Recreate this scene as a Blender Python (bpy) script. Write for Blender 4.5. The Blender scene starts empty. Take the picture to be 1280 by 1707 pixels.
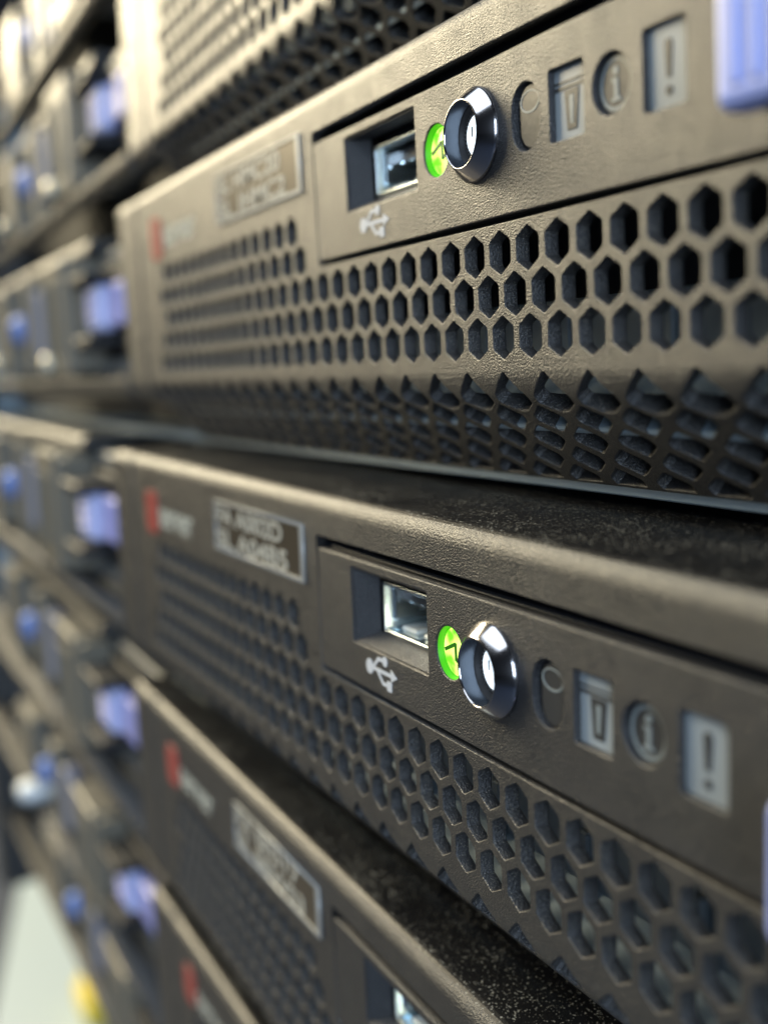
import bpy, bmesh, math, random
from mathutils import Vector, Matrix
from math import radians as R_, sin, cos, pi
random.seed(7)
MM = 0.001
scene = bpy.context.scene
COL = scene.collection

# ------------------------------------------------------------------ camera
cam_d = bpy.data.cameras.new("camera")
cam = bpy.data.objects.new("camera", cam_d); COL.objects.link(cam)
cam.location = (62.57*MM, -54.20*MM, -21.92*MM)
cam.rotation_euler = (R_(82.514), R_(3.087), R_(63.735))
cam_d.sensor_fit = 'VERTICAL'; cam_d.sensor_height = 36.0; cam_d.sensor_width = 27.0
cam_d.lens = 36.0*1935.96/1707.0
cam_d.clip_start = 0.002; cam_d.clip_end = 60
cam_d.dof.use_dof = True
cam_d.dof.focus_distance = 0.101
cam_d.dof.aperture_fstop = 16.0
scene.camera = cam

# ------------------------------------------------------------------ world and lamps
w = bpy.data.worlds.new("World"); scene.world = w; w.use_nodes = True
bg = w.node_tree.nodes["Background"]
bg.inputs[0].default_value = (0.30, 0.36, 0.48, 1); bg.inputs[1].default_value = 0.035

def area(name, loc, target, sx, sy, power, col):
    l = bpy.data.lights.new(name, 'AREA'); l.shape = 'RECTANGLE'; l.size = sx; l.size_y = sy
    l.energy = power; l.color = col
    o = bpy.data.objects.new(name, l); COL.objects.link(o); o.location = loc
    o.rotation_euler = (Vector(target)-Vector(loc)).to_track_quat('-Z', 'Y').to_euler()
    return o
area("ceiling_lamp_far", (-2.9, -0.95, 1.30), (-.1, 0, -.03), 1.9, 1.0, 168, (1.0, .86, .58))
area("ceiling_lamp_near", (-0.35, -0.85, 1.7), (-.05, 0, -.03), 2.2, 1.0, 29, (.76, .87, 1.0))
area("window_light", (1.25, -0.60, 0.20), (-.03, 0, -.02), .5, .7, 16, (.62, .78, 1.0))
scene.view_settings.view_transform = 'Standard'; scene.view_settings.look = 'None'
scene.view_settings.exposure = 0.0; scene.view_settings.gamma = 1.0

# ------------------------------------------------------------------ materials
def mat(name, col, rough=.5, metal=0., spec=.5, emis=None, estr=0.):
    m = bpy.data.materials.new(name); m.use_nodes = True
    b = m.node_tree.nodes["Principled BSDF"]
    b.inputs["Base Color"].default_value = (*col, 1); b.inputs["Roughness"].default_value = rough
    b.inputs["Metallic"].default_value = metal; b.inputs["Specular IOR Level"].default_value = spec
    if emis: b.inputs["Emission Color"].default_value = (*emis, 1); b.inputs["Emission Strength"].default_value = estr
    return m
def nodes(m): return m.node_tree.nodes, m.node_tree.links, m.node_tree.nodes["Principled BSDF"]
def grain(m, scale=2300, dist=.00004, strength=.6, col2=None, dust=None, scale2=None):
    N, L, b = nodes(m)
    tc = N.new("ShaderNodeTexCoord")
    n1 = N.new("ShaderNodeTexNoise"); n1.inputs["Scale"].default_value = scale; n1.inputs["Detail"].default_value = 2.5
    n1.inputs["Roughness"].default_value = .55
    L.new(tc.outputs["Object"], n1.inputs["Vector"])
    bu = N.new("ShaderNodeBump"); bu.inputs["Strength"].default_value = strength; bu.inputs["Distance"].default_value = dist
    L.new(n1.outputs["Fac"], bu.inputs["Height"])
    L.new(bu.outputs["Normal"], b.inputs["Normal"])
    base = tuple(b.inputs["Base Color"].default_value)
    mixed = None
    if col2:
        n2 = N.new("ShaderNodeTexNoise"); n2.inputs["Scale"].default_value = scale2 or scale*.05; n2.inputs["Detail"].default_value = 5
        L.new(tc.outputs["Object"], n2.inputs["Vector"])
        mx = N.new("ShaderNodeMix"); mx.data_type = 'RGBA'
        mx.inputs[6].default_value = base; mx.inputs[7].default_value = (*col2, 1)
        L.new(n2.outputs["Fac"], mx.inputs[0]); mixed = mx.outputs[2]
        mr = N.new("ShaderNodeMapRange"); mr.inputs[1].default_value = .3; mr.inputs[2].default_value = .7
        r = b.inputs["Roughness"].default_value
        mr.inputs[3].default_value = r-.05; mr.inputs[4].default_value = r+.06
        L.new(n2.outputs["Fac"], mr.inputs[0]); L.new(mr.outputs[0], b.inputs["Roughness"])
    if dust:
        thr, dcol = dust
        v = N.new("ShaderNodeTexNoise"); v.inputs["Scale"].default_value = scale*1.6; v.inputs["Detail"].default_value = 1
        L.new(tc.outputs["Object"], v.inputs["Vector"])
        v2 = N.new("ShaderNodeTexNoise"); v2.inputs["Scale"].default_value = 130; v2.inputs["Detail"].default_value = 4
        L.new(tc.outputs["Object"], v2.inputs["Vector"])
        ad = N.new("ShaderNodeMath"); ad.operation = 'MULTIPLY_ADD'; ad.inputs[1].default_value = .22
        L.new(v2.outputs["Fac"], ad.inputs[0]); L.new(v.outputs["Fac"], ad.inputs[2])
        mr = N.new("ShaderNodeMapRange"); mr.inputs[1].default_value = thr; mr.inputs[2].default_value = thr+.06
        L.new(ad.outputs[0], mr.inputs[0])
        mx = N.new("ShaderNodeMix"); mx.data_type = 'RGBA'; mx.inputs[6].default_value = base; mx.inputs[7].default_value = (*dcol, 1)
        if mixed: L.new(mixed, mx.inputs[6])
        L.new(mr.outputs[0], mx.inputs[0]); mixed = mx.outputs[2]
    if mixed: L.new(mixed, b.inputs["Base Color"])
    return m

M = {}
M['plastic'] = grain(mat('textured_black_plastic', (.020, .020, .0205), .40, 0, .72), 5800, .00015, 1.0, (.033, .032, .031), (.745, (.20, .18, .14)))
M['top'] = grain(mat('dusty_black_cover', (.005, .005, .006), .34, 0, .35), 2500, .00002, .4, (.007, .007, .007), (.752, (.26, .25, .21)))
M['steel'] = grain(mat('grey_blue_galvanised_steel', (.40, .50, .57), .42, .30, .5), 500, .00002, .25, (.24, .31, .35))
M['steel_dull'] = grain(mat('zinc_plated_sheet', (.36, .42, .45), .5, .25, .5), 600, .00003, .3, (.26, .31, .34))
M['dark'] = grain(mat('black_interior', (.010, .010, .011), .6), 900, .00003, .4, (.016, .016, .018))
M['panel'] = grain(mat('textured_charcoal_plastic', (.017, .018, .020), .41, 0, .68), 5900, .00016, 1.0, (.030, .030, .031), (.77, (.15, .15, .14)))
M['chrome'] = mat('dark_polished_chrome', (.44, .42, .42), .15, 1.0)
M['chrome_in'] = grain(mat('satin_tube', (.10, .12, .15), .25, .8), 900, .00002, .3)
M['usb_metal'] = mat('bright_connector_metal', (.80, .88, .90), .22, 1.0)
M['usb_white'] = grain(mat('white_connector_tongue', (.70, .72, .66), .35), 1500, .00002, .3)
M['silver'] = grain(mat('silver_print', (.32, .33, .32), .4, .35), 1800, .00003, .4, (.5, .52, .52))
M['pale'] = grain(mat('pale_icon_lens', (.40, .44, .45), .30), 1500, .00002, .3, (.28, .31, .31))
M['icon_dark'] = grain(mat('dark_icon_ink', (.050, .048, .044), .30), 1800, .00003, .4)
M['icon_line'] = grain(mat('silver_icon_line', (.26, .29, .28), .35, .0), 1800, .00003, .4)
M['print'] = grain(mat('white_print', (.66, .68, .70), .5), 2500, .00004, .6)
M['print_pale'] = grain(mat('pale_grey_print', (.55, .57, .50), .45), 2500, .00004, .5)
M['red'] = grain(mat('red_badge', (.36, .06, .045), .45), 1800, .00003, .4)
M['label'] = grain(mat('bronze_label', (.10, .082, .058), .38, .5), 1500, .00003, .4)
M['label_ink'] = grain(mat('cream_label_ink', (.50, .49, .42), .45), 1500, .00003, .4)
M['green_spill_wall'] = mat('green_lit_tube', (.05, .35, .01), .4, 0, .5, (.12, .70, .005), .30)  # weak emission stands in for lens light spilling on the tube wall
M['green'] = mat('green_glowing_lens', (.1, .6, .02), .3, 0, .5, (.50, 1.0, .05), 2.1)
M['green_ink'] = mat('dark_green_mark', (.01, .12, .005), .4, 0, .5, (.04, .22, .0), .35)
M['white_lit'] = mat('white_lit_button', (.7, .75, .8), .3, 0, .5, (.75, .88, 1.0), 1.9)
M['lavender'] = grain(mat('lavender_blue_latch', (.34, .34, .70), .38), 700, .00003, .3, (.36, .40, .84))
M['lavender_lit'] = grain(mat('lit_lavender_latch', (.56, .58, .92), .35), 700, .00003, .3, (.62, .66, .95), None, 160)  # paler copy of the latch lavender, its lit look put in the colour
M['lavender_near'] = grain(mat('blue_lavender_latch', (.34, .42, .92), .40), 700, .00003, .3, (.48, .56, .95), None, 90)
M['blue'] = grain(mat('blue_drive_button', (.15, .27, .66), .36), 700, .00003, .3)
M['tan'] = grain(mat('drive_tray_plastic', (.16, .145, .11), .42), 1500, .00005, .6, (.19, .17, .13))
M['cream'] = grain(mat('nickel_screw', (.75, .70, .55), .4, .7), 900, .00002, .2)
M['pale_strip'] = grain(mat('pale_lilac_strip', (.24, .25, .32), .4), 900, .00002, .2)
M['floor'] = grain(mat('white_vinyl_floor', (.44, .53, .58), .45), 60, .0004, .2, (.40, .49, .54))
M['navy'] = grain(mat('navy_floor', (.018, .030, .060), .6), 60, .0004, .3, (.025, .04, .075))
M['yellow'] = grain(mat('yellow_plastic', (.80, .62, .02), .4), 200, .0001, .2)
M['white'] = grain(mat('white_plastic', (.80, .84, .84), .35), 300, .0001, .2)
M['ribs'] = grain(mat('grey_cable_sleeve', (.16, .17, .17), .4), 900, .00003, .3)

N_, L_, b_ = nodes(M['green'])                                     # lens with a hot, uneven glow
tc = N_.new("ShaderNodeTexCoord"); nz = N_.new("ShaderNodeTexNoise"); nz.inputs["Scale"].default_value = 420; nz.inputs["Detail"].default_value = 3
cr = N_.new("ShaderNodeValToRGB"); cr.color_ramp.elements[0].position = .38; cr.color_ramp.elements[0].color = (.10, .72, .01, 1)
cr.color_ramp.elements[1].position = .60; cr.color_ramp.elements[1].color = (.85, 1.0, .22, 1)
L_.new(tc.outputs["Object"], nz.inputs["Vector"]); L_.new(nz.outputs["Fac"], cr.inputs[0]); L_.new(cr.outputs[0], b_.inputs["Emission Color"])
# ------------------------------------------------------------------ helpers (all shapes given in millimetres)
def link(name, me, parent=None, loc=(0, 0, 0), mats=()):
    o = bpy.data.objects.new(name, me); COL.objects.link(o)
    for m in mats: me.materials.append(m)
    if parent: o.parent = parent
    o.location = Vector(loc)*MM
    return o
def finish(bm, scale=True):
    if scale: bmesh.ops.scale(bm, vec=(MM, MM, MM), verts=bm.verts)
    me = bpy.data.meshes.new("mesh"); bm.to_mesh(me); bm.free(); return me

def curve_plate(loops, thick, bevel=.12, res=1):
    """loops of (x,z) in mm, even-odd filled plate, front at y=0, back at y=thick. Returns bmesh in mm."""
    cu = bpy.data.curves.new("c", 'CURVE'); cu.dimensions = '2D'; cu.fill_mode = 'BOTH'
    cu.extrude = max(thick/2-bevel, .001); cu.bevel_depth = bevel; cu.bevel_resolution = res; cu.offset = -bevel
    for lp in loops:
        s = cu.splines.new('POLY'); s.points.add(len(lp)-1)
        for p, (x, z) in zip(s.points, lp): p.co = (x, z, 0, 1)
        s.use_cyclic_u = True
    ob = bpy.data.objects.new("c", cu); COL.objects.link(ob)
    dg = bpy.context.evaluated_depsgraph_get(); dg.update()
    me = bpy.data.meshes.new_from_object(ob.evaluated_get(dg))
    bm = bmesh.new(); bm.from_mesh(me)
    bpy.data.objects.remove(ob); bpy.data.curves.remove(cu); bpy.data.meshes.remove(me)
    for v in bm.verts:
        x, y, z = v.co; v.co = (x, -z+thick/2, y)
    bmesh.ops.remove_doubles(bm, verts=bm.verts, dist=1e-4)
    return bm
def join(bm, other, mi=None):
    me = bpy.data.meshes.new("t"); other.to_mesh(me); other.free()
    n = len(bm.faces); bm.from_mesh(me); bpy.data.meshes.remove(me)
    if mi is not None:
        bm.faces.ensure_lookup_table()
        for f in bm.faces[n:]: f.material_index = mi
def box(bm, x0, x1, y0, y1, z0, z1, bevel=.2, mi=0, seg=1):
    b = bmesh.new()
    r = bmesh.ops.create_cube(b, size=1)
    for v in b.verts: v.co = ((x0+x1)/2+v.co.x*(x1-x0), (y0+y1)/2+v.co.y*(y1-y0), (z0+z1)/2+v.co.z*(z1-z0))
    if bevel: bmesh.ops.bevel(b, geom=b.edges[:], offset=bevel, segments=seg, affect='EDGES', profile=.5)
    join(bm, b, mi)
def lathe(bm, prof, c, n=48, mi=0, smooth=True):
    """prof: list of (r, y); axis along y through c=(x,z)."""
    b = bmesh.new(); rings = []
    for r, y in prof:
        if r < 1e-6: rings.append([b.verts.new((c[0], y, c[1]))]); continue
        rings.append([b.verts.new((c[0]+r*cos(2*pi*k/n), y, c[1]+r*sin(2*pi*k/n))) for k in range(n)])
    for a, d in zip(rings, rings[1:]):
        for k in range(n):
            k2 = (k+1) % n
            if len(a) == 1: f = b.faces.new((a[0], d[k], d[k2]))
            elif len(d) == 1: f = b.faces.new((a[k], d[0], a[k2]))
            else: f = b.faces.new((a[k], d[k], d[k2], a[k2]))
            f.smooth = smooth
    join(bm, b, mi)
def rect(x0, x1, z0, z1): return [(x0, z0), (x1, z0), (x1, z1), (x0, z1)]
def rrect(x0, x1, z0, z1, r, n=4):
    out = []
    for cx, cz, a0 in ((x1-r, z1-r, 0), (x0+r, z1-r, 90), (x0+r, z0+r, 180), (x1-r, z0+r, 270)):
        for k in range(n+1):
            a = R_(a0+90*k/n); out.append((cx+r*cos(a), cz+r*sin(a)))
    return out
def circ(cx, cz, r, n=40): return [(cx+r*cos(2*pi*k/n), cz+r*sin(2*pi*k/n)) for k in range(n)]
def stad(cx, cz, w, h, n=10):
    out = []
    for k in range(n+1): a = pi*k/n; out.append((cx+w*cos(a), cz+(h-w)+w*sin(a)))
    for k in range(n+1): a = pi+pi*k/n; out.append((cx+w*cos(a), cz-(h-w)+w*sin(a)))
    return out
def hexa(cx, cz, w, h1, h2, rr=.22):
    P = [(0, h1), (-w, h2), (-w, -h2), (0, -h1), (w, -h2), (w, h2)]
    out = []
    for i in range(6):
        p, a, b = Vector(P[i]), Vector(P[i-1]), Vector(P[(i+1) % 6])
        for q in (a, b):
            d = (q-p).normalized(); s = p+d*rr; out.append((cx+s.x, cz+s.y))
    return out
def plate(name, loops, thick, y, mats, parent, bevel=.12, tag=None):
    bm = curve_plate(loops, thick, bevel)
    for v in bm.verts: v.co.y += y
    return link(name, finish(bm), parent, mats=mats)

# ------------------------------------------------------------------ the bent front sheet of a server
RT, SB, TOP = 1.9, -23.4, 8.4
ST = TOP-RT
ARC = pi/2*RT
def bend(v):
    x, t, s = v.co
    if s > ST+ARC: v.co = (x, RT+(s-ST-ARC), TOP-t)
    elif s > ST:
        a = (s-ST)/RT; v.co = (x, RT-(RT-t)*cos(a), ST+(RT-t)*sin(a))
    elif s < SB:
        t = t*(1+.8*max(0, min(1, (SB-3.5-s)/1.5)))
        rb = 4.0; a = min((SB-s)/rb, pi/4); d = (SB-s)-rb*pi/4 if (SB-s) > rb*pi/4 else 0
        y = rb-(rb-t)*cos(a); z = SB-(rb-t)*sin(a)
        v.co = (x, y+d*cos(pi/4), z-d*sin(pi/4))
def bent_sheet(loops, thick, bevel=.14, smooth=True):
    bm = curve_plate(loops, thick, bevel, 2)
    cuts = [ST+ARC*k/8 for k in range(9)]+[SB-pi*k/5 for k in range(6)]
    for s in cuts:
        bmesh.ops.bisect_plane(bm, geom=bm.verts[:]+bm.edges[:]+bm.faces[:], plane_co=(0, 0, s), plane_no=(0, 0, 1), dist=1e-5)
    for v in bm.verts: bend(v)
    for f in bm.faces:
        c = f.calc_center_median()
        if c.z > TOP-.30 and c.y > RT*.5: f.material_index = 1
        if smooth and (ST-.5 < c.z and c.y < RT+1 or c.z < SB): f.smooth = False
    return bm

PXL, PXT, PXB, PXR = -62.57, 2.62, -10.40, 22.5     # operator panel edges
XL, XR = -140.9, 27.0
hx0, hp, hs, hz1 = -15.34, 4.249, 3.609, -13.42
END = ST+ARC+34.0
BOT = SB-pi-11.3
# front sheet outline with the notch for the operator panel
outer = [(XL, BOT), (XR, BOT), (XR, END), (XL, END)]
notch = [(PXL-.25, -10.97), (PXR+.3, -10.97), (PXR+.3, 3.95), (PXL-.25, 3.95)]
loops = [outer, notch]
for row in range(-2, 3):
    z = hz1-row*hs
    for k in range(-40, 12):
        x = hx0+(k+(.5 if row % 2 else 0))*hp
        if x < -128.2-(row+2)*.8 or x > XR-4: continue
        if row < 0 and x > PXL-4.2: continue
        loops.append(hexa(x, z, 1.65, 1.88, .95, .14))
p2, s2 = hp*1.45, 2.7
def softpoly(P, cx, cz, rr=.2):
    out = []
    for i in range(len(P)):
        p, a, b = Vector(P[i]), Vector(P[i-1]), Vector(P[(i+1) % len(P)])
        for q in (a, b):
            d = (q-p).normalized(); v = p+d*rr; out.append((cx+v.x, cz+v.y))
    return out
for r in range(5):
    z = -26.0 if r == 0 else -28.7-(r-1)*s2
    for k in range(-24, 14):
        x = -30.3+(k+(.5 if r % 2 else 0))*p2
        if x < XL+5 or x > XR-4: continue
        if r == 0: loops.append(softpoly([(0, 2.5), (-2.5, .2), (-2.5, -.7), (-.6, -1.75), (.6, -1.75), (2.5, -.7), (2.5, .2)], x, z))
        elif r < 4: loops.append(softpoly([(0, 1.75), (-2.1, .35), (-2.1, -.35), (0, -1.75), (2.1, -.35), (2.1, .35)], x, z))
        else: loops.append(softpoly([(0, 1.75), (-2.1, .35), (-2.1, -.6), (2.1, -.6), (2.1, .35)], x, z))
bezel_bm = bent_sheet(loops, 1.35, .10)

def empty(name, loc, rot=(0, 0, 0)):
    o = bpy.data.objects.new(name, None); COL.objects.link(o); o.location = Vector(loc)*MM
    o.rotation_euler = [R_(a) for a in rot]; o.empty_display_size = .01
    return o

server = empty("rack_server", (0, 0, 0))
link("bezel", finish(bezel_bm), server, mats=[M['plastic'], M['top']])
# mounting ear and left part of the front
ear_loops = [[(-154.4, -27.5), (-142.0, -27.5), (-142.0, ST+ARC+20), (-154.4, ST+ARC+20)]]
link("mounting_ear", finish(bent_sheet(ear_loops, 2.6, .2)), server, mats=[M['plastic'], M['top']])
bm = bmesh.new()
box(bm, -141.9, -140.7, .9, 30, -24, 8.2, 0)                       # backing inside the joint
link("joint_strip", finish(bm), server, mats=[M['dark']])
# long bottom rail and top rail of the drive bays
rail = [[(-430, -27.3), (-157.5, -27.3), (-157.5, -22.8), (-430, -22.8)]]
link("bottom_rail", finish(bent_sheet(rail, 6, .3)), server, mats=[M['plastic'], M['top']])
rail = [[(-430, 5.2), (-204, 5.2), (-204, ST+ARC+20), (-430, ST+ARC+20)]]
b = bent_sheet(rail, 2.3, .3)
for v in b.verts: v.co.y += 5.0
link("top_rail", finish(b), server, mats=[M['plastic'], M['top']])
# chassis
bm = bmesh.new()
box(bm, -430, 26, 10.2, 420, -35.2, -33.7, .15)
link("chassis_tray", finish(bm), server, mats=[M['steel']])
bm = bmesh.new()
box(bm, -430, -429, 12, 420, -34.4, 6.4, .1); box(bm, 25, 26, 12, 420, -34.4, 6.4, .1)
box(bm, -429, 25, 419, 420, -34.4, 6.4, .1); box(bm, -429, 25, 37.5, 420, 7.2, 8.2, .1)
link("chassis_wall", finish(bm), server, mats=[M['steel']])
bm = bmesh.new()
box(bm, -429, 25, 22, 24, -34.4, 6.3, 0)  # black sheet added to stand in for the dark depth behind the vents
for k in range(18):
    box(bm, -6+k*1.15, -5.3+k*1.15, 16, 20, -15, 2, .15, 1)
link("inner_shade_backing", finish(bm), server, mats=[M['dark'], M['ribs']])
# pale sheet-metal bracket that shows through the lower holes
bm = bmesh.new()
box(bm, -128, 24, 8.4, 9.4, -24.0, -17.4, .25, 0)
for k in range(11):
    box(bm, -124+k*14, -122.6+k*14, 7.4, 8.3, -23.7, -17.8, .2, 0)
link("fan_bracket", finish(bm), server, mats=[M['steel_dull']])
bm = bmesh.new()
b2 = bmesh.new(); box(b2, -128, 24, 0, .8, 0, 7.5, .2)
bmesh.ops.rotate(b2, verts=b2.verts, cent=(0, 0, 0), matrix=Matrix.Rotation(R_(-40), 3, 'X'))
for v in b2.verts: v.co += Vector((0, 3.6, -28.6))
join(bm, b2, 0)
link("air_duct", finish(bm), server, mats=[M['steel']])

# ------------------------------------------------------------------ operator panel
GX, GZ, GR = -34.14, -3.08, 2.36
RX, RZ = -27.15, -3.02
HX, HZ = -19.16, -3.10
SQ = (-15.75, -11.30, -5.85, -.40)
IX, IZ, IR = -7.96, -3.06, 2.19
EQ = (-4.27, .05, -5.96, -.37)
UX0, UX1, UZ0, UZ1 = -54.10, -38.12, -6.05, 1.70
ploops = [rrect(PXL, PXR, PXB, PXT, .5, 3), circ(GX, GZ, GR), circ(RX, RZ, 3.2), stad(HX, HZ, 2.0, 2.68),
          rrect(SQ[0], SQ[1], SQ[2], SQ[3], .25, 3), circ(IX, IZ, IR), rrect(EQ[0], EQ[1], EQ[2], EQ[3], .3, 3),
          rrect(UX0, UX1, UZ0, UZ1, .15, 2)]
pbm = curve_plate(ploops, 1.5, .14, 2)
# gap: glossy strip above the panel for the lip's sheen, dark shelf behind it
panel = link("operator_panel", finish(pbm), server, mats=[M['panel']])
bm = bmesh.new()
box(bm, PXL-.6, PXR+.6, 2.2, 3.2, PXB-.8, PXT+2.0, 0, 0)
b3 = bmesh.new()
panel_back = bm
# cut the liner into strips so that it clears the USB recess and the button
bm.free(); bm = bmesh.new()
box(bm, PXL-.6, UX0-1.2, 2.4, 3.2, PXB-.8, PXT+2.0, 0)
box(bm, UX1+1.2, RX-3.4, 2.4, 3.2, PXB-.8, PXT+2.0, 0)
box(bm, RX+3.4, PXR+.6, 2.4, 3.2, PXB-.8, PXT+2.0, 0)
box(bm, UX0-1.2, UX1+1.2, 2.4, 3.2, PXB-.8, UZ0-.9, 0)
box(bm, RX-3.4, RX+3.4, 2.4, 3.2, PXB-.8, RZ-3.5, 0)
box(bm, RX-3.4, RX+3.4, 2.4, 3.2, RZ+3.5, PXT+2.0, 0)
link("panel_back", finish(bm), server, mats=[M['dark']])
bm = bmesh.new()
box(bm, PXL-.2, PXR+.2, .9, 3.0, PXT+.05, PXT+.55, .15)  # added strip, stands in for the shiny underside of the lip
link("gap_gloss_strip", finish(bm), server, mats=[mat('glossy_black_strip', (.008, .010, .014), .12)])

# USB recess: sloping walls, then the connector
def quad_funnel(bm, a, b, ya, yb, t=.5):
    """a, b = (x0,x1,z0,z1) at front depth ya and at back depth yb, with walls of thickness t."""
    def ring(q, y, e): y = y+e*.0; return [bm.verts.new(p) for p in ((q[0]-e, y, q[2]-e), (q[1]+e, y, q[2]-e), (q[1]+e, y, q[3]+e), (q[0]-e, y, q[3]+e))]
    i0, i1, o0, o1 = ring(a, ya, 0), ring(b, yb, 0), ring(a, ya, t), ring(b, yb, t)
    for k in range(4):
        j = (k+1) % 4
        bm.faces.new((i0[k], i1[k], i1[j], i0[j])); bm.faces.new((o0[k], o0[j], o1[j], o1[k]))
        bm.faces.new((i0[k], i0[j], o0[j], o0[k])); bm.faces.new((i1[k], o1[k], o1[j], i1[j]))
bm = bmesh.new()
quad_funnel(bm, (UX0+.16, UX1-.16, UZ0+.16, UZ1-.16), (UX0+1.9, UX1-.4, UZ0+1.1, UZ1-.4), .22, 2.3, .35)
link("usb_recess", finish(bm), panel, mats=[M['panel']])
usb = bmesh.new()
u = (UX0+3.1, UX0+15.2, UZ0+1.2, UZ0+6.5)
join(usb, curve_plate([rrect(u[0], u[1], u[2], u[3], .35), rrect(u[0]+.38, u[1]-.38, u[2]+.38, u[3]-.38, .2)], 8, .08), 0)
for v in usb.verts: v.co.y += 3.4
box(usb, u[0]+.5, u[1]-.5, 10.3, 10.8, u[2]+.4, u[3]-.4, 0, 2)
box(usb, u[0]+1.2, u[1]-1.2, 5.2, 10.3, u[3]-2.0, u[3]-.75, .1, 2)
box(usb, u[0]+.55, u[0]+1.3, 4.2, 9.5, u[2]+1.3, u[3]-.6, .15, 0)           # side spring
for k in range(2): box(usb, u[0]+2.0+k*4.6, u[0]+5.2+k*4.6, 4.4, 9.8, u[2]+.45, u[2]+.95, .18, 1)   # lower springs
for k in range(4): box(usb, u[0]+2.4+k*2.0, u[0]+3.3+k*2.0, 5.3, 10, u[3]-2.15, u[3]-1.98, .03, 0)
box(usb, u[0]-1.9, u[0]-.1, 4.9, 5.4, u[2]-.8, u[3]+1.2, .05, 3)
box(usb, u[0]-1.9, u[1]+.9, 4.9, 5.4, u[3]+.1, u[3]+1.6, .05, 3)
box(usb, u[0]-1.9, u[1]+.9, 4.9, 5.4, u[2]-1.6, u[2]-.1, .05, 3)
for v in usb.verts: v.co.y -= 1.3; v.co.x -= .3
link("usb_port", finish(usb), panel, mats=[M['usb_metal'], M['usb_white'], M['icon_dark'], M['dark']])
# printed trident symbol
def stroke(a, b, wd):
    a, b = Vector(a), Vector(b); d = (b-a).normalized(); n = Vector((-d.y, d.x))*wd/2
    return [tuple(a+n), tuple(a-n), tuple(b-n), tuple(b+n)]
sy = bmesh.new(); sx, sz = -47.7, -7.85
def addp(bm_, lps, th=.05, y=-.04, mi=0):
    b_ = curve_plate(lps, th, .005, 0)
    for v in b_.verts: v.co.y += y
    join(bm_, b_, mi)
addp(sy, [stroke((sx-2.9, sz), (sx+2.2, sz), .38)])
addp(sy, [circ(sx-2.7, sz, .78, 20)], .05, -.045)
addp(sy, [[(sx+2.0, sz+.62), (sx+3.3, sz), (sx+2.0, sz-.62)]], .05, -.045)
addp(sy, [stroke((sx-2.0, sz), (sx-.7, sz+1.15), .36)], .05, -.043); addp(sy, [stroke((sx-.8, sz+1.15), (sx+.6, sz+1.15), .36)], .05, -.046)
addp(sy, [circ(sx+.75, sz+1.15, .52, 16)], .05, -.05)
addp(sy, [stroke((sx-1.0, sz), (sx+.2, sz-1.15), .36)], .05, -.043); addp(sy, [stroke((sx+.1, sz-1.15), (sx+1.5, sz-1.15), .36)], .05, -.046)
addp(sy, [rect(sx+1.1, sx+2.1, sz-1.65, sz-.65)], .05, -.05)
link("usb_symbol", finish(sy), panel, mats=[M['print']])

# green power light
bm = bmesh.new()
lathe(bm, [(GR+.02, .12), (GR-.1, .5), (GR-.2, 1.3)], (GX, GZ), 40, 0)
lathe(bm, [(GR-.2, .75), (GR-.45, .62), (0, .58)], (GX, GZ), 40, 1)
for a, b_ in (((-1.75, -.05), (.1, .75)), ((.1, .85), (.15, -.75)), ((.15, -.75), (1.8, .0))):
    addp(bm, [stroke((GX+.1+a[0], GZ+a[1]), (GX+.1+b_[0], GZ+b_[1]), .34)], .08, .50, 2)
link("power_light", finish(bm), panel, mats=[M['green_spill_wall'], M['green'], M['green_ink']])
# power button: polished cone ring round a lit button
bm = bmesh.new()
cone = [(3.1, .3), (3.95, .15), (4.08, -.02), (4.05, -.25), (3.94, -.42), (3.00, -1.46), (2.91, -1.53), (2.84, -1.55), (2.79, -1.51), (2.75, -1.40)]
lathe(bm, cone, (RX, RZ), 72, 0)
lathe(bm, [(2.75, -1.40), (2.68, -.1)], (RX, RZ), 72, 1)
lathe(bm, [(2.68, -.1), (2.5, .05), (2.45, 1.7), (1.5, 1.75)], (RX, RZ), 72, 2)
link("button_ring", finish(bm), panel, mats=[M['chrome'], M['chrome_in'], M['dark']])
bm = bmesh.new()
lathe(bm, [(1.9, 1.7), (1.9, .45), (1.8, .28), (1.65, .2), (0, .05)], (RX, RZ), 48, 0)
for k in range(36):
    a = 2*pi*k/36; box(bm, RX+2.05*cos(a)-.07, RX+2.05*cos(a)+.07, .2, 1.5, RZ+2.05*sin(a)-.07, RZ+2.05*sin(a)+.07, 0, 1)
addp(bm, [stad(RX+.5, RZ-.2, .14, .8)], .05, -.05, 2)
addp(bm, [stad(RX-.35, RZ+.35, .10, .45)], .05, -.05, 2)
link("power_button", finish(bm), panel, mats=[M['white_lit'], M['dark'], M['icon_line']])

# four status icons, each a lens set into its hole
def oline(path_out, path_in): return [path_out, path_in]
bm = bmesh.new()
addp(bm, [stad(HX, HZ, 1.96, 2.64)], .8, .75, 2)  # black base plate paints the shadow round the drive symbol
ox = .30
addp(bm, [stad(HX+ox, HZ, 1.45, 2.42)], .3, .32, 0)
addp(bm, [[(HX+ox+1.4*cos(t), HZ+1.15+.9*sin(t)) for t in [2*pi*k/28 for k in range(28)]], [(HX+ox+1.25*cos(t), HZ+1.17+.76*sin(t)) for t in [2*pi*k/28 for k in range(28)]]], .08, .27, 1)
link("drive_icon", finish(bm), panel, mats=[M['icon_dark'], M['icon_line'], M['dark']])
bm = bmesh.new()
addp(bm, [rect(SQ[0]+.05, SQ[1]-.05, SQ[2]+.05, SQ[3]-.05)], .8, 0.55, 0)
cx = (SQ[0]+SQ[1])/2+.15; zt = SQ[3]
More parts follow.
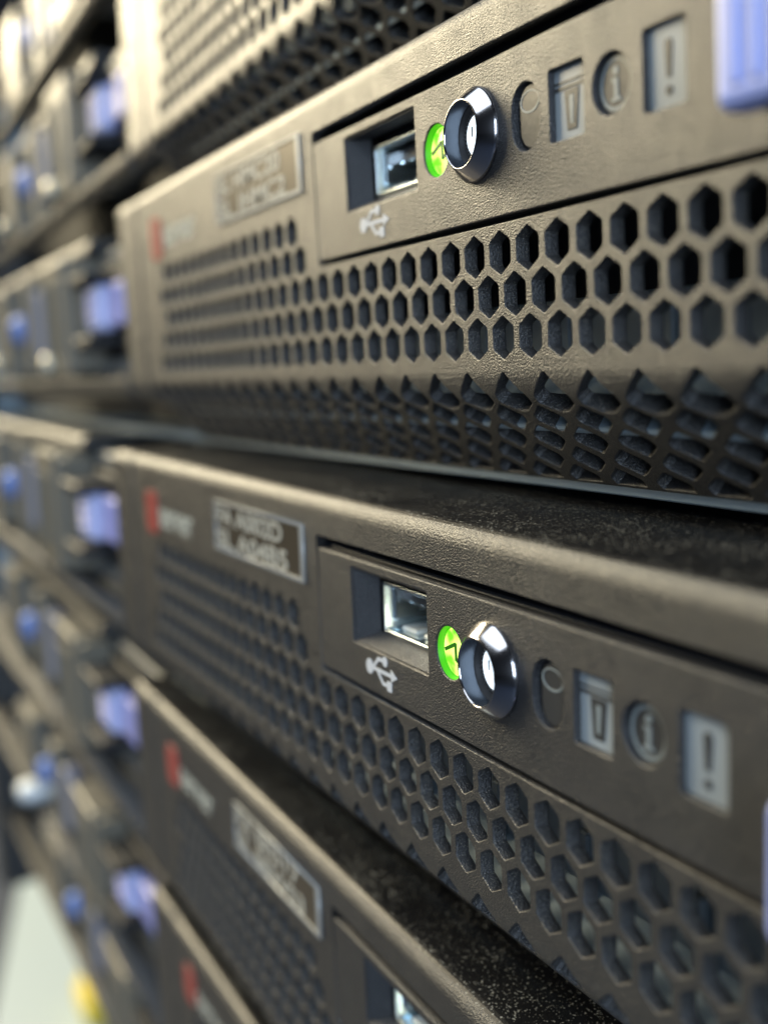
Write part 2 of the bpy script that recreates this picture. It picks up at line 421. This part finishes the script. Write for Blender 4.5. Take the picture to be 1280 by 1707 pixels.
addp(bm, [[(cx-1.0, zt-1.75), (cx+.85, zt-1.75), (cx+.5, zt-4.75), (cx-.7, zt-4.75)]], .08, .48, 1)
addp(bm, [[(cx-.35, zt-2.2), (cx+.2, zt-2.2), (cx+.08, zt-4.3), (cx-.3, zt-4.3)]], .05, .45, 2)
addp(bm, [rect(cx-2.3, cx+1.7, zt-1.62, zt-1.36)], .07, .48, 1)
addp(bm, [rect(cx-2.3, cx+1.7, zt-1.14, zt-.98)], .07, .48, 1)
link("server_icon", finish(bm), panel, mats=[M['pale'], M['icon_dark'], M['icon_line']])
bm = bmesh.new()
addp(bm, [circ(IX, IZ, IR-.04)], .8, 0.50, 0)
addp(bm, [circ(IX+.05, IZ, 1.9), circ(IX+.05, IZ, 1.62)], .08, 0.43, 1)
addp(bm, [circ(IX+.05, IZ+.95, .30, 14)], .08, 0.41, 1)
addp(bm, [[(IX-.40, IZ+.42), (IX+.27, IZ+.42), (IX+.27, IZ-.95), (IX+.60, IZ-.95), (IX+.60, IZ-1.22), (IX-.50, IZ-1.22), (IX-.50, IZ-.95), (IX-.15, IZ-.95), (IX-.15, IZ+.15), (IX-.40, IZ+.15)]], .08, 0.41, 1)
link("information_icon", finish(bm), panel, mats=[M['icon_dark'], M['icon_line']])
bm = bmesh.new()
addp(bm, [rrect(EQ[0]+.05, EQ[1]-.05, EQ[2]+.05, EQ[3]-.05, .5)], .8, 0.45, 0)
ex = (EQ[0]+EQ[1])/2; ez = (EQ[2]+EQ[3])/2
addp(bm, [[(ex-.22, ez-.75), (ex+.22, ez-.75), (ex+.40, ez+1.5), (ex+.25, ez+1.75), (ex-.25, ez+1.75), (ex-.40, ez+1.5)]], .07, 0.38, 1)
addp(bm, [circ(ex, ez-1.62, .33, 16)], .07, 0.38, 1)
link("fault_icon", finish(bm), panel, mats=[M['pale'], M['icon_dark']])

# ------------------------------------------------------------------ text pieces
def text_mesh(body, size, x, z, y, width=None, bold=0.):
    cu = bpy.data.curves.new("t", 'FONT'); cu.body = body; cu.size = size; cu.extrude = .02; cu.offset = bold
    ob = bpy.data.objects.new("t", cu); COL.objects.link(ob)
    dg = bpy.context.evaluated_depsgraph_get(); dg.update()
    me = bpy.data.meshes.new_from_object(ob.evaluated_get(dg)); bpy.data.objects.remove(ob); bpy.data.curves.remove(cu)
    b_ = bmesh.new(); b_.from_mesh(me); bpy.data.meshes.remove(me)
    xs = [v.co.x for v in b_.verts]; k = width/(max(xs)-min(xs)) if width else 1; m0 = min(xs)
    for v in b_.verts:
        a, b2_, c = v.co; v.co = (x+(a-m0)*k, y-c, z+b2_)
    return b_
LX0, LX1, LZ0, LZ1 = -97.3, -66.3, -2.0, 4.7
def label_mesh(a, b):
    bm = bmesh.new()
    addp(bm, [rect(LX0, LX1, LZ0, LZ1), rect(LX0+.3, LX1-.9, LZ0+.45, LZ1-.3)], .3, -.22, 0)
    addp(bm, [rect(LX0+.25, LX1-.85, LZ0+.4, LZ1-.25)], .15, -.08, 1)
    join(bm, text_mesh(a, 3.3, LX0+.9, 1.75, -.12, 23.5, .05), 2)
    join(bm, text_mesh(b, 3.3, LX0+.9, -1.35, -.12, 25.0, .05), 2)
    me = finish(bm)
    return me
LABELS = [("SL HMC20", "SL_JHMC2"), ("SL HMC18", "SL_JHM18"), ("FA A002D", "SL A04B5"), ("FA B0317", "SL B0WS3"), ("FA C0115", "SL C0M21"), ("FA D0114", "SL D0M44"), ("SL HMC16", "SL_JHM16")]
link("asset_label", label_mesh(*LABELS[0]), server, mats=[M['silver'], M['label'], M['label_ink']])
bm = bmesh.new()
addp(bm, [rrect(-132.6, -126.6, -3.6, 3.2, 1.6)], .3, -.2, 0)
link("red_badge", finish(bm), server, mats=[M['red']])
bm = text_mesh("server", 6.0, -125.4, -2.0, -.04, 17.0, .06)
link("badge_lettering", finish(bm), server, mats=[M['print_pale']])

# lavender release latch at the right of the panel
bm = bmesh.new()
box(bm, 8.5, 17.0, -5.5, -2.6, -8.9, -.9, .9, 0, 3)
for k in range(3): box(bm, 10.2+k*1.6, 10.9+k*1.6, -5.75, -5.2, -7.6, -2.2, .2, 0, 1)
box(bm, 9.6, 17.0, -2.7, .2, -8.9, -.9, .3, 1)
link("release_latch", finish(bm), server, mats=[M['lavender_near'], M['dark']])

# recessed bay wall and strips at the left
bm = bmesh.new()
box(bm, -213, -157.4, 11, 12, -22.9, 5.0, 0, 1)
box(bm, -213, -154.6, 8.2, 11, 2.4, 4.9, .4, 0)
box(bm, -213, -154.6, 7.0, 11, -22.6, -18.6, .6, 0)
link("bay_frame", finish(bm), server, mats=[M['ribs'], M['dark']])
bm = bmesh.new()
lathe(bm, [(0, -2.6), (2.0, -2.5), (2.6, -1.8), (2.6, 0), (1.2, .1), (1.2, 4)], (-229.5, -19.0), 24)
link("thumb_screw", finish(bm), server, mats=[M['cream']])
bm = bmesh.new()
lathe(bm, [(0, -2.6), (2.0, -2.5), (2.6, -1.8), (2.6, 0), (1.2, .1), (1.2, 4)], (-314, -17.5), 24)
link("thumb_screw", finish(bm), server, mats=[M['cream']])

# ------------------------------------------------------------------ hot swap drive (two per server)
drive_a = empty("drive_tray", (-190, 0, -8))
bm = bmesh.new()
box(bm, -13, 31, 6.6, 8.8, -8.6, 9.4, .4)
box(bm, -13, 3, -.2, 6.6, 5.6, 7.6, .5); box(bm, -13, 3, -.2, 6.6, -8.0, -5.6, .5)
link("tray_front", finish(bm), drive_a, mats=[M['dark']])
bm = bmesh.new()
box(bm, -45, -19, -.4, 7, -13.6, 12.8, .8, 0, 2)
box(bm, -18.9, -15, 1.0, 8, -13.0, 12.0, .5, 0)
for k in range(5): box(bm, -40+k*3.2, -38.6+k*3.2, -.9, .2, -9, 8, .3, 0)
link("tray_handle", finish(bm), drive_a, mats=[M['tan']])
bm = bmesh.new()
box(bm, -8.5, 2.5, 2.2, 7, -4.8, 5.2, 1.6, 0, 3)
for k in range(3): box(bm, -6.2, .2, 1.75, 3.0, -2.2+k*1.9, -1.4+k*1.9, .25, 1, 1)
box(bm, 4.2, 17, 4.2, 7, -4.0, 5.0, .8, 1, 2)
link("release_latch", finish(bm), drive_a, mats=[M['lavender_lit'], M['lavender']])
drive_b = empty("drive_tray", (-285, 0, -8))
bm = bmesh.new()
box(bm, -40, 38, 6.5, 9, -12.5, 12, .8, 0, 2)
link("tray_front", finish(bm), drive_b, mats=[M['dark']])
bm = bmesh.new()
box(bm, -40, -14, .6, 6.4, -13, 12.5, .8, 0, 2)
link("tray_handle", finish(bm), drive_b, mats=[M['tan']])
bm = bmesh.new()
box(bm, 9, 18, 1.6, 6.4, -13, 12.5, .8, 0, 2)
link("tray_handle", finish(bm), drive_b, mats=[M['tan']])
bm = bmesh.new()
lathe(bm, [(0, -.4), (2.6, -.2), (3.6, .5), (4.0, 2), (4.0, 6.4)], (0, 0), 28, 0)
link("drive_button", finish(bm), drive_b, mats=[M['blue']])
bm = bmesh.new()
box(bm, 24, 30, 2.0, 6.4, -9, 9, .8, 0, 2)
link("light_strip", finish(bm), drive_b, mats=[M['pale_strip']])

def copy_tree(o, parent=None):
    c = o.copy(); COL.objects.link(c)
    if parent: c.parent = parent
    for ch in list(o.children): copy_tree(ch, c)
    return c
def tag(o, label, cat, group=None):
    o['label'] = label; o['category'] = cat
    if group: o['group'] = group
spots = [
 ((0, 0, 0), (0, 0, 0), "second server from the top, sharpest in view, with plain matt front lip above its button"),
 ((-8.7, 4.8, 44.0), (-1.0, -.4, -.5), "topmost server in view, seen from below with its pierced dark underside"),
 ((10.0, -6.9, -44.45), (-.9, .4, .2), "third server from the top, dusty glossy top cover and bronze label in view"),
 ((4.9, -5.6, -89.1), (0, 1.1, 0), "fourth server from the top, below the scalloped vent edge, label seen edge on"),
 ((-6.0, -2.6, -134.0), (0, .4, .2), "fifth server from the top, only its red badge and left vents in view"),
 ((-8.0, 2.4, -178.4), (0, .2, .2), "lowest server, a dark blurred strip above the pale floor"),
 ((-17, 9.5, 88.2), (-1.6, -.6, -.8), "server above all the others, only its far left edge reaching the top left corner"),
]
PIV = Vector((-60, 10, -12))
order = ["second server from the top", "topmost server", "third server from the top", "fourth server from the top", "fifth server from the top", "lowest server", "server above the topmost full one"]
for i, (off, rot, lab) in enumerate(spots):
    s = server if i == 0 else copy_tree(server)
    rm = Matrix.Rotation(R_(rot[2]), 3, 'Z') @ Matrix.Rotation(R_(rot[1]), 3, 'Y') @ Matrix.Rotation(R_(rot[0]), 3, 'X')
    def place(o, base, rm=rm, off=off, rot=rot):
        o.location = (rm @ (Vector(base)-PIV)+PIV+Vector(off))*MM; o.rotation_euler = rm.to_euler()
    place(s, (0, 0, 0))
    if i > 1:
        for c in [c for c in s.children if c.name.startswith("thumb_screw")]: bpy.data.objects.remove(c)
    if i:
        lab_o = [c for c in s.children if c.name.startswith("asset_label")][0]
        lab_o.data = label_mesh(*LABELS[i])
        for m_ in (M['silver'], M['label'], M['label_ink']): lab_o.data.materials.append(m_)
    tag(s, lab, "server", "servers stacked in the rack")
    a = drive_a if i == 0 else copy_tree(drive_a); place(a, (-190, 0, -8))
    tag(a, "drive tray with pale lavender latch in the " + order[i], "drive tray", "drive trays with lavender latches")
    b = drive_b if i == 0 else copy_tree(drive_b); place(b, (-285, 0, -8))
    tag(b, "drive tray with round blue button in the " + order[i], "drive tray", "drive trays with blue buttons")

# ------------------------------------------------------------------ things at the lower left
bm = bmesh.new()
lathe(bm, [(0, -6), (4.5, -5.5), (6.2, -3.5), (6.5, 0), (6.5, 9), (3, 10), (3, 14)], (0, 0), 28)
bmesh.ops.scale(bm, vec=(.95, .8, .5), verts=bm.verts)
o = link("cable_plug", finish(bm), None, (-309, -3.5, -152), [M['white']]); tag(o, "bright white plug on the left front of the fifth server", "plug")
bm = bmesh.new()
box(bm, -449, -432, -2, 30, -235, 66, .6)
o = link("rack_post", finish(bm), None, mats=[M['plastic']]); tag(o, "black upright rack post at the far left end of the servers", "rack post")
bm = bmesh.new()
vs = [bm.verts.new(p) for p in ((-14000, -9000, -704), (6000, -9000, -704), (6000, 9000, -704), (-14000, 9000, -704))]
bm.faces.new(vs)
o = link("floor", finish(bm), None, mats=[M['navy']]); o['kind'] = 'structure'
bm = bmesh.new()
vs = [bm.verts.new(p) for p in ((-1650, 165, -700), (-500, -115, -700), (-500, 900, -700), (-1650, 900, -700))]
f = bm.faces.new(vs); g = bmesh.ops.extrude_face_region(bm, geom=[f])
for v in g['geom']:
    if isinstance(v, bmesh.types.BMVert): v.co.z -= 3.5
bmesh.ops.recalc_face_normals(bm, faces=bm.faces)
o = link("floor_mat", finish(bm), None, mats=[M['floor']]); tag(o, "pale green-white floor mat with a slanting edge at the lower left", "floor mat")
bm = bmesh.new()
box(bm, -1165, -1100, 136, 200, -699.5, -668, 8, 0, 3)
box(bm, -1158, -1106, 142, 192, -668.3, -655, 5, 0, 2)
o = link("yellow_cable_box", finish(bm), None, mats=[M['yellow']]); tag(o, "yellow box on the pale mat at the foot of the rack", "cable box")
